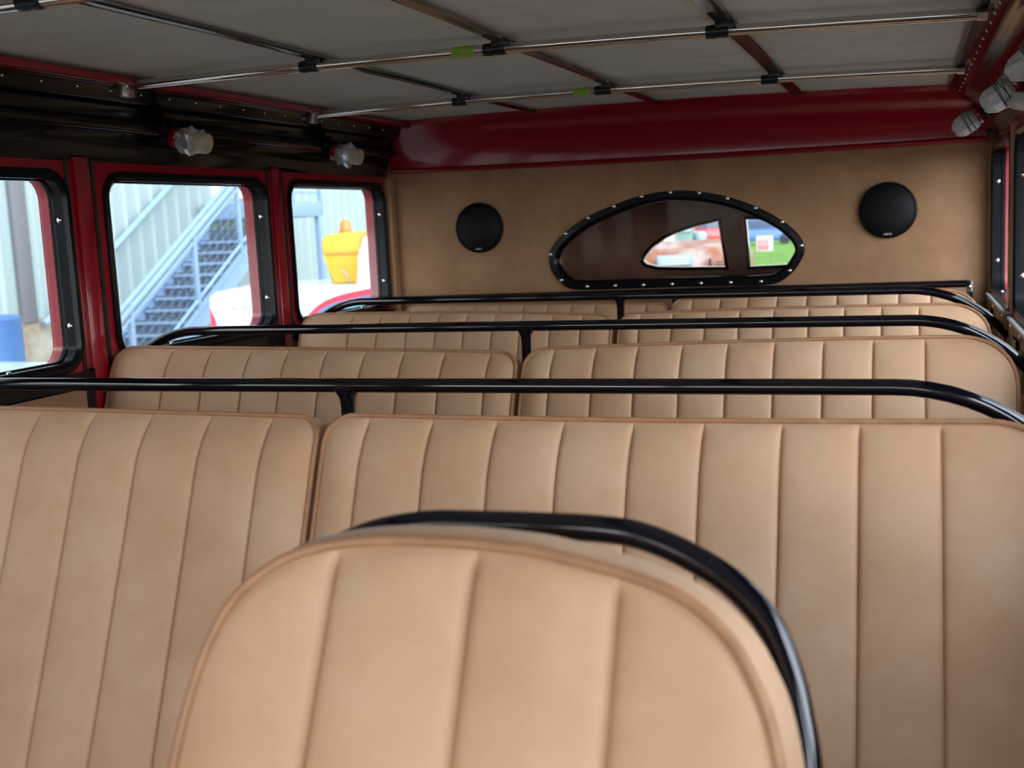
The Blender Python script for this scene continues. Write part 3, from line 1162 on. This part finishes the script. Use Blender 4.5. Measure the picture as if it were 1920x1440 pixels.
# outside staircase
st = thing('staircase', (-9.5, 13.4, G), 'blue-grey steel outdoor staircase rising along the pale building', 'staircase')
SL = 0.612


def znear(y):
    return -1.29 + SL * (y - 12.62)


ys0, ys1 = 12.62 + (G + 1.29) / SL, 15.0
for x, nm in ((-9.0, 0), (-9.95, 1)):
    bm = BM()
    for d0, d1, w_ in ((0.02, -0.26, 0.02), (0.03, -0.01, 0.07), (-0.25, -0.29, 0.07)):
        vs = [(x - w_ / 2, ys0 + 0.2, znear(ys0 + 0.2) + d0), (x - w_ / 2, ys1, znear(ys1) + d0), (x - w_ / 2, ys1, znear(ys1) + d1), (x - w_ / 2, ys0 + 0.2, znear(ys0 + 0.2) + d1)]
        A = [bm.verts.new(v) for v in vs]
        B = [bm.verts.new((v[0] + w_, v[1], v[2])) for v in vs]
        bm.faces.new(A); bm.faces.new(B[::-1])
        for k in range(4):
            bm.faces.new((A[k], A[(k + 1) % 4], B[(k + 1) % 4], B[k]))
    mk('stringer', bm, E_['steelblue'], st)
ntr = 12
for k in range(ntr):
    yy = ys0 + 0.35 + (ys1 - ys0 - 0.4) * k / ntr
    z = znear(yy) - 0.02
    bm = BM()
    box(bm, -9.93, -9.02, yy, yy + 0.30, z - 0.04, z, 0.004)
    mk('tread', bm, E_['steelblue'], st)
    bm = BM()
    box(bm, -9.93, -9.02, yy + 0.27, yy + 0.30, z, z + 0.175)
    mk('riser', bm, E_['tread'], st)
bm = BM()
HG = 1.13
for (o0, rr) in ((HG, 0.035), (HG - 0.10, 0.05), (HG - 0.22, 0.03), (0.14, 0.025)):
    tube(bm, [(-9.0, 11.4, znear(11.4) + o0), (-9.0, 15.0, znear(15.0) + o0)], rr, 10)
mk('guard_rail', bm, E_['steelblue'], st)
for yy in (11.42, 11.75, 13.2, 14.35):
    bm = BM()
    z0 = max(G, znear(yy))
    box(bm, -9.03, -8.97, yy - 0.03, yy + 0.03, z0, znear(yy) + HG, 0.004)
    mk('post', bm, E_['steelblue'], st)
bm = BM()
k = 11.5
while k < 15.0:
    # thin mesh wires of the guard
    tube(bm, [(-9.0, k, znear(k) + 0.14), (-9.0, k + 0.001, znear(k) + HG - 0.2)], 0.002, 4)
    k += 0.16
for q in range(6):
    o0 = 0.24 + q * 0.13
    tube(bm, [(-9.0, 11.5, znear(11.5) + o0), (-9.0, 15.0, znear(15.0) + o0)], 0.002, 4)
mk('mesh_infill', bm, E_['steelblue'], st)
bm = BM()
tube(bm, [(-10.0, 11.4, -0.15 + 0.612 * (11.4 - 12.68)), (-10.0, 14.9, -0.15 + 0.612 * (14.9 - 12.68))], 0.045, 8)
mk('wall_handrail', bm, E_['steelblue'], st)
bm = BM()
box(bm, -10.05, -8.97, 15.0, 16.85, 0.28, 0.52, 0.01)
mk('landing', bm, E_['steelblue'], st)
bm = BM()
box(bm, -9.06, -8.96, 16.68, 16.80, G, 0.30, 0.005)
mk('landing_column', bm, E_['steelblue'], st)
bm = BM()
for z in (0.66, 0.80, 0.94, 1.08):
    cyl(bm, (-9.0, 15.0, z), (-9.0, 16.85, z), 0.014, n=8)
for yy in (15.05, 15.9, 16.8):
    box(bm, -9.03, -8.97, yy - 0.03, yy + 0.03, 0.5, 1.5)
cyl(bm, (-9.0, 15.0, 1.5), (-9.0, 16.85, 1.5), 0.03, n=8)
mk('landing_rail', bm, E_['steelblue'], st)

# blue drum far left
t = thing('drum', (-6.5, 6.72, G), 'dark blue drum at the far left outside the first window', 'drum')
bm = BM()
lathe(bm, (-6.5, 6.72, G), (0, 0, 1), [(0.29, 0), (0.30, 0.02), (0.30, 0.42), (0.315, 0.45), (0.30, 0.48), (0.30, 0.85), (0.315, 0.88), (0.30, 0.91), (0.30, 1.34), (0.28, 1.36)], 28)
mk('drum_body', bm, E_['drum'], t)


# generic cars -------------------------------------------------------------
def extrude_profile(bm, prof, y0, y1, mp, bev=0.0):
    A = [bm.verts.new(mp(u, y0, w)) for u, w in prof]
    B = [bm.verts.new(mp(u, y1, w)) for u, w in prof]
    n = len(prof)
    bm.faces.new(A)
    bm.faces.new(B[::-1])
    es = []
    for k in range(n):
        bm.faces.new((A[k], A[(k + 1) % n], B[(k + 1) % n], B[k]))
        es += [bm.edges.get((A[k], A[(k + 1) % n])), bm.edges.get((B[k], B[(k + 1) % n]))]
    if bev > 0:
        bmesh.ops.bevel(bm, geom=[e for e in es if e], offset=bev, segments=3, affect='EDGES', profile=0.5)


def car(loc, ang, body_m, lab, L=4.4, W=1.75, H=1.45, suv=False, group=None, name='car'):
    base = Vector(loc)
    t = thing(name, base, lab, 'car', group)
    ca, sa = math.cos(ang), math.sin(ang)

    def mp(u, v, w):
        return (base.x + u * ca - v * sa, base.y + u * sa + v * ca, base.z + w)

    h = L / 2
    belt = H * 0.60
    low = [(-h, 0.30), (-h + 0.05, belt * 0.92), (-h + 0.25, belt), (h * 0.42, belt), (h - 0.25, belt * 0.88), (h - 0.02, belt * 0.7), (h, 0.28), (h - 0.2, 0.2), (-h + 0.2, 0.2)]
    bm = BM()
    extrude_profile(bm, low, -W / 2, W / 2, mp, 0.07)
    mk('body', bm, body_m, t)
    if suv:
        cab = [(-h + 0.08, belt - 0.03), (-h + 0.28, H - 0.03), (-h + 0.45, H), (h * 0.10, H), (h * 0.18, H - 0.04), (h * 0.48, belt - 0.03)]
    else:
        cab = [(-h * 0.78, belt - 0.03), (-h * 0.42, H - 0.04), (-h * 0.34, H), (h * 0.05, H), (h * 0.12, H - 0.04), (h * 0.48, belt - 0.03)]
    bm = BM()
    extrude_profile(bm, cab, -W / 2 + 0.10, W / 2 - 0.10, mp, 0.06)
    cb = mk('cabin', bm, body_m, t)
    # side and end glass slightly proud
    cx = sum(p[0] for p in cab) / len(cab)
    cz = sum(p[1] for p in cab) / len(cab)
    gl = [(cx + (u - cx) * 0.86, cz + (w - cz) * 0.74 + 0.0) for u, w in cab]
    for v0, v1 in ((-W / 2 + 0.095, -W / 2 + 0.13), (W / 2 - 0.13, W / 2 - 0.095)):
        bm = BM()
        extrude_profile(bm, gl, v0, v1, mp)
        mk('side_window', bm, E_['darkglass'], cb)
    i = len(cab) - 1
    for (p, q), nm in (((cab[i - 1], cab[i]), 'windscreen'), ((cab[0], cab[1]), 'rear_window')):
        a = Vector(p); c = Vector(q)
        p0 = a + (c - a) * 0.12
        p1 = a + (c - a) * 0.86
        nrm = Vector((1, 0.5)).normalized() if nm == 'windscreen' else Vector((-1, 0.5)).normalized()
        bm = BM()
        extrude_profile(bm, [tuple(p0 + nrm * 0.012), tuple(p1 + nrm * 0.012), tuple(p1 - nrm * 0.03), tuple(p0 - nrm * 0.03)], -W / 2 + 0.2, W / 2 - 0.2, mp)
        mk(nm, bm, E_['darkglass'], cb)
    for u in (-h * 0.62, h * 0.62):
        for v in (-1, 1):
            bm = BM()
            c = Vector(mp(u, v * (W / 2 - 0.10), 0.31))
            ax = Vector(mp(0, v, 0)) - Vector(mp(0, 0, 0))
            lathe(bm, c, ax, [(0.31, -0.10), (0.315, 0.08), (0.28, 0.115), (0.19, 0.115), (0.18, 0.10), (0.06, 0.10), (0.05, 0.12), (0, 0.12)], 22)
            mk('wheel', bm, E_['tyre'], t)
    return t


car((-5.05, 3.3, G), 1.40 + PI, E_['palecar'], 'pale blue car just outside the first left window, only its roof showing', H=1.24, suv=True)

# white utility pickup seen through the middle and rear left windows
P0 = Vector((-6.42, 9.62, G))
tang = math.atan2(10.08 - 9.62, -4.95 + 6.42)
ct, stt = math.cos(tang), math.sin(tang)


def tp(u, v, w):            # u along truck, v away from the bus, w height above ground
    return (P0.x + u * ct - v * stt, P0.y + u * stt + v * ct, G + w + (0.085 if w > 0.55 else 0.0))


trk = thing('pickup_truck', P0 + Vector((1.2, 1.2, 0)), 'white pickup truck with red, blue and cyan side graphics outside the left windows', 'truck')
bm = BM()
extrude_profile(bm, [(0.0, 0.55), (-0.02, 1.19), (0.04, 1.25), (1.46, 1.25), (1.46, 0.5)], 0, 1.9, tp, 0.03)
mk('cargo_bed', bm, E_['white'], trk)
bm = BM()
extrude_profile(bm, [(1.44, 0.5), (1.44, 1.27), (1.46, 1.55), (1.52, 1.70), (1.62, 1.76), (2.7, 1.76), (3.3, 1.26), (4.2, 1.16), (4.35, 0.95), (4.35, 0.5)], 0.0, 1.9, tp, 0.05)
cb = mk('cab', bm, E_['white'], trk)
bm = BM()
extrude_profile(bm, [(1.60, 1.31), (1.62, 1.62), (2.5, 1.66), (2.95, 1.31)], -0.012, 0.03, tp)
mk('side_window', bm, E_['darkglass'], cb)


def decal(nm, pts, m, dep):
    bm = BM()
    extrude_profile(bm, pts, -dep, 0.015, tp)
    return mk(nm, bm, m, trk)


up = [(0.86, 0.90), (0.93, 0.98), (1.02, 1.065), (1.12, 1.125), (1.24, 1.165), (1.38, 1.195), (1.6, 1.225), (2.4, 1.25)]
lo_ = [(0.92, 0.90), (0.98, 0.965), (1.06, 1.030), (1.15, 1.075), (1.26, 1.108), (1.40, 1.135), (1.6, 1.158), (2.4, 1.18)]
decal('red_stripe', up + lo_[::-1], E_['stripe'], 0.010)
lo2 = [(0.98, 0.90), (1.03, 0.945), (1.10, 0.99), (1.18, 1.025), (1.28, 1.052), (1.41, 1.075), (1.6, 1.095), (2.4, 1.11)]
decal('blue_stripe', lo_ + lo2[::-1], E_['bluestripe'], 0.009)
decal('cyan_graphic', lo2 + [(2.4, 0.75), (1.0, 0.75)], E_['cyan'], 0.008)
decal('blue_scroll', [(1.14, 0.98), (1.18, 0.94), (1.28, 0.93), (1.35, 0.965), (1.335, 0.99), (1.27, 0.958), (1.20, 0.965), (1.165, 1.0)], E_['bluestripe'], 0.014)
decal('tail_lamp', [(-0.012, 0.60), (-0.012, 1.10), (0.03, 1.00), (0.10, 0.60)], E_['stripe'], 0.012)
for u0 in (0.20, 0.31, 0.40):
    decal('small_mark', [(u0, 1.07), (u0 + 0.04, 1.07), (u0 + 0.04, 1.10), (u0, 1.10)], E_['binblue'], 0.006)
for u in (0.95, 3.85):
    for v in (0.12, 1.78):
        bm = BM()
        c = Vector(tp(u, v, 0.38))
        ax = Vector(tp(0, -1 if v < 1 else 1, 0)) - Vector(tp(0, 0, 0))
        lathe(bm, c, ax, [(0.38, -0.1), (0.38, 0.09), (0.34, 0.125), (0.22, 0.125), (0.2, 0.1), (0, 0.1)], 24)
        mk('wheel', bm, E_['tyre'], trk)
# yellow machine on the bed
yb_ = thing('yellow_hopper', tp(1.25, 0.9, 1.25), 'yellow box-shaped hopper with orange beacon standing on the white truck', 'hopper')
bm = BM()
extrude_profile(bm, [(1.10, 1.255), (1.045, 1.55), (1.015, 1.555), (1.015, 1.70), (1.07, 1.755), (1.40, 1.775), (1.40, 1.255)], 0.55, 1.35, tp, 0.02)
mk('hopper_body', bm, E_['yellow'], yb_)
bm = BM()
box(bm, -0.17, 0.17, -0.01, 0.01, -0.010, 0.010)
for v in bm.verts:
    v.co = Vector(tp(1.22 + v.co.x, 0.545 + v.co.y, 1.56 + v.co.z))
mk('lid_seam', bm, E_['orange'], yb_)
bm = BM()
c = Vector(tp(1.22, 0.85, 1.762))
lathe(bm, c, (0, 0, 1), [(0.07, 0), (0.07, 0.03), (0.060, 0.035), (0.056, 0.10), (0.035, 0.135), (0, 0.145)], 20)
tag(mk('beacon', bm, E_['orange'], yb_), 'orange beacon')
bm = BM()
tube(bm, [tp(1.20, 0.53, 1.39), tp(1.25, 0.52, 1.36), tp(1.28, 0.52, 1.30), tp(1.25, 0.53, 1.27)], 0.007, 8)
mk('latch', bm, E_['binblue'], yb_)

# behind the bus: rusty old truck ------------------------------------------------
YT = 8.6
rt = thing('rusty_truck', (-2.2, YT + 0.8, G), 'rusty orange and grey old truck hood seen through the left rear window', 'truck')
bm = BM()
prof = [(0.0, 0.95), (-0.02, 1.38), (0.03, 1.53), (0.14, 1.615), (0.40, 1.655), (0.75, 1.665), (1.1, 1.655), (1.36, 1.615), (1.47, 1.53), (1.52, 1.38), (1.5, 0.95)]
n = 16
rows = []
for k in range(n + 1):
    t = k / n
    x = -2.6 + 1.36 * t
    sc = 1.0 - 0.02 * t - (0.10 * max(0, (t - 0.9) / 0.1) ** 2)
    rows.append([bm.verts.new((x, YT + 0.75 + (v - 0.75) * sc, G + 0.95 + (w - 0.95) * sc)) for v, w in prof])
for a, b in zip(rows[:-1], rows[1:]):
    for k in range(len(prof) - 1):
        bm.faces.new((a[k], a[k + 1], b[k + 1], b[k]))
bm.faces.new(rows[0]); bm.faces.new(rows[-1][::-1])
hood = mk('hood', bm, E_['rust'], rt, ang=50)
bm = BM()
box(bm, -1.398, -1.390, YT - 0.010, YT + 0.03, G + 0.96, G + 1.53)
mk('hood_seam', bm, E_['tyre'], hood)
for q in range(6):
    bm = BM()
    z = G + 1.37 + 0.026 * q
    box(bm, -1.345, -1.255, YT - 0.02, YT + 0.02, z, z + 0.010, 0.003)
    mk('louver', bm, E_['darkcar'], hood)
bm = BM()
box(bm, -1.79, -1.53, YT - 0.018, YT + 0.03, G + 1.485, G + 1.565, 0.008)
mk('side_badge', bm, E_['binblue'], hood)
bm = BM()
for q in range(3):
    box(bm, -1.765, -1.545, YT - 0.026, YT - 0.012, G + 1.497 + q * 0.021, G + 1.504 + q * 0.021, 0.002)
mk('badge_bars', bm, E_['white'], hood)
bm = BM()
tube(bm, catmull([(-2.30, YT - 0.1, G + 0.9), (-2.10, YT - 0.16, G + 1.28), (-1.93, YT - 0.18, G + 1.36), (-1.78, YT - 0.17, G + 1.28), (-1.66, YT - 0.16, G + 1.0)], 5), 0.15, 14)
mk('front_fender', bm, E_['white'], rt)
bm = BM()
extrude_profile(bm, [(-3.35, 0.6), (-3.35, 2.1), (-3.2, 2.2), (-2.72, 2.18), (-2.55, 1.66), (-2.55, 0.6)], 0, 1.5, lambda u, v, w: (u, YT + v, G + w), 0.06)
mk('cab', bm, E_['rust'], rt)
for u in (-3.0, -1.75):
    for v in (0.05, 1.45):
        bm = BM()
        lathe(bm, (u, YT + v, G + 0.42), (0, -1 if v < 1 else 1, 0), [(0.42, -0.1), (0.42, 0.1), (0.36, 0.13), (0.24, 0.13), (0, 0.1)], 24)
        mk('wheel', bm, E_['tyre'], rt)
bm = BM()
box(bm, -3.3, -1.4, YT + 0.3, YT + 1.2, G + 0.38, G + 0.98, 0.03)
mk('chassis', bm, E_['darkcar'], rt)

# utility cabinet and bin
t = thing('utility_cabinet', (-4.57, 25, G), 'grey-green utility cabinet beyond the rusty hood', 'cabinet')
bm = BM()
box(bm, -4.78, -4.40, 24.8, 25.2, G, -0.34, 0.02)
mk('cabinet_body', bm, E_['greencab'], t)
bm = BM()
box(bm, -4.80, -4.38, 24.77, 25.23, -0.345, -0.315, 0.01)
mk('lid', bm, E_['greencab'], t)
t = thing('bin', (-4.28, 25.1, G), 'pale blue bin standing beside the grey-green cabinet', 'bin')
bm = BM()
lathe(bm, (-4.26, 25.1, G), (0, 0, 1), [(0.09, 0), (0.125, 1.35), (0.135, 1.36), (0.135, 1.45), (0.10, 1.50), (0, 1.51)], 20)
mk('bin_body', bm, E_['binblue'], t)

# yard sign on the grass
t = thing('yard_sign', (-4.6, 40, G), 'small red and white yard sign standing on the grass', 'sign')
bm = BM()
box(bm, -4.88, -4.34, 40.0, 40.015, -1.30, -0.80, 0.004)
face = mk('sign_board', bm, E_['white'], t)
bm = BM()
box(bm, -4.84, -4.47, 39.992, 40.003, -1.26, -0.90, 0.003)
mk('red_panel', bm, E_['signred'], face)
for txt, z, sz in (('NO PARKING', -0.985, 0.055), ('FOR MORE', -1.10, 0.075), ('INFORMATION', -1.20, 0.05)):
    bm = BM()
    wdt = 0.30
    nb = 9 if sz < 0.07 else 7
    for q in range(nb):
        x = -4.655 - wdt / 2 + wdt * (q + 0.15) / nb
        box(bm, x, x + wdt / nb * 0.68, 39.986, 39.994, z, z + sz * 0.8)
    mk('print_line', bm, E_['white'], face)
for x in (-4.83, -4.40):
    bm = BM()
    cyl(bm, (x, 40.008, G), (x, 40.008, -1.29), 0.010, n=8)
    mk('stake', bm, E_['col'], t)

GC = 'cars parked far behind the bus'
FC = [(-8.1, 68, 0.15, 'bluecar', 'blue car parked on the grass behind the yard sign', False),
      (-12.3, 78, 0.4, 'redcar', 'red car far behind, left of the brown window divider', False),
      (-14.6, 72, 0.1, 'white', 'white car far behind the rusty truck', True),
      (-16.6, 84, 0.6, 'darkcar', 'dark car far behind at the left of the rear window', True),
      (-10.6, 88, 0.2, 'darkcar', 'dark car parked beyond the blue car', True),
      (-6.2, 86, 0.5, 'palecar', 'pale car parked right of the blue car', False),
      (-13.0, 96, 0.3, 'bluecar', 'blue car in the farthest row behind the red one', True),
      (-16.5, 98, 0.2, 'redcar', 'red car in the farthest row at the left', True),
      (-9.0, 100, 0.2, 'palecar', 'pale tall car in the farthest row', True),
      (-20.0, 92, 0.2, 'white', 'white car at the far left of the farthest row', True)]
for x, y, a, m, lab, suv in FC:
    car((x, y, G + 0.02), a, E_[m], lab, suv=suv, H=1.75 if suv else 1.45, group=GC)

# =========================================================================== shift to floor = 0
for o in list(S.objects):
    if o.parent is None:
        o.location.z += ZO

# =========================================================================== camera
f_px = 2150.0
cam = bpy.data.cameras.new('camera')
cam.sensor_width = 36.0
cam.sensor_fit = 'HORIZONTAL'
cam.lens = 36.0 * f_px / 1920.0
cam.clip_start = 0.02
cam.clip_end = 500
cam.dof.use_dof = True
cam.dof.focus_distance = 2.2
cam.dof.aperture_fstop = 6.0
co = bpy.data.objects.new('camera', cam)
COL.objects.link(co)
Rm = [[0.94525, -0.00074, -0.32634], [0.32275, -0.14572, 0.9352], [-0.04825, -0.98933, -0.1375]]
right = Vector((Rm[0][0], Rm[1][0], Rm[2][0])).normalized()
fwd = Vector((Rm[0][2], Rm[1][2], Rm[2][2])).normalized()
upv = right.cross(fwd)
m4 = Matrix((right, upv, -fwd)).transposed().to_4x4()
m4.translation = Vector((0, 0, ZO))
co.matrix_world = m4
S.camera = co

# =========================================================================== light
w = bpy.data.worlds.new('sky')
S.world = w
w.use_nodes = True
nt = w.node_tree
bg = nt.nodes['Background']
tc = nt.nodes.new('ShaderNodeTexCoord')
sx = nt.nodes.new('ShaderNodeSeparateXYZ')
rp = nt.nodes.new('ShaderNodeValToRGB')
rp.color_ramp.elements[0].position = 0.0
rp.color_ramp.elements[0].color = (0.90, 0.93, 0.95, 1)
rp.color_ramp.elements[1].position = 0.7
rp.color_ramp.elements[1].color = (0.72, 0.82, 0.97, 1)
nt.links.new(tc.outputs['Generated'], sx.inputs[0])
nt.links.new(sx.outputs['Z'], rp.inputs['Fac'])
nt.links.new(rp.outputs['Color'], bg.inputs['Color'])
# brighter sky patch added to the right and ahead, to light the seats
dt = nt.nodes.new('ShaderNodeVectorMath')
dt.operation = 'DOT_PRODUCT'
cd_ = Vector((0.74, -0.56, 0.46)).normalized()
dt.inputs[1].default_value = cd_
mr = nt.nodes.new('ShaderNodeMapRange')
mr.interpolation_type = 'SMOOTHSTEP'
mr.inputs['From Min'].default_value = 0.45
mr.inputs['From Max'].default_value = 0.98
mr.inputs['To Min'].default_value = 2.7
mr.inputs['To Max'].default_value = 15.0
nt.links.new(tc.outputs['Generated'], dt.inputs[0])
nt.links.new(dt.outputs['Value'], mr.inputs['Value'])
nt.links.new(mr.outputs['Result'], bg.inputs['Strength'])

sun = bpy.data.lights.new('cloudy_sun', 'SUN')
sun.energy = 2.6
sun.angle = math.radians(46)
sun.color = (1.0, 0.96, 0.90)
so = bpy.data.objects.new('cloudy_sun', sun)
COL.objects.link(so)
sd = Vector((-0.50, -1.0, 0.26)).normalized()     # direction towards the sun: ahead of the bus
so.rotation_mode = 'QUATERNION'
so.rotation_quaternion = sd.to_track_quat('Z', 'Y')
so.location = (0, -5, 6)

vs = S.view_settings
S.display_settings.display_device = 'sRGB'
vs.view_transform = 'Standard'
vs.look = 'None'
vs.gamma = 1.0
vs.use_curve_mapping = False
vs.exposure = -0.33
S.cycles.use_denoising = True
S.cycles.max_bounces = 10
S.cycles.diffuse_bounces = 6
S.cycles.transparent_max_bounces = 12
S.cycles.sample_clamp_indirect = 6.0
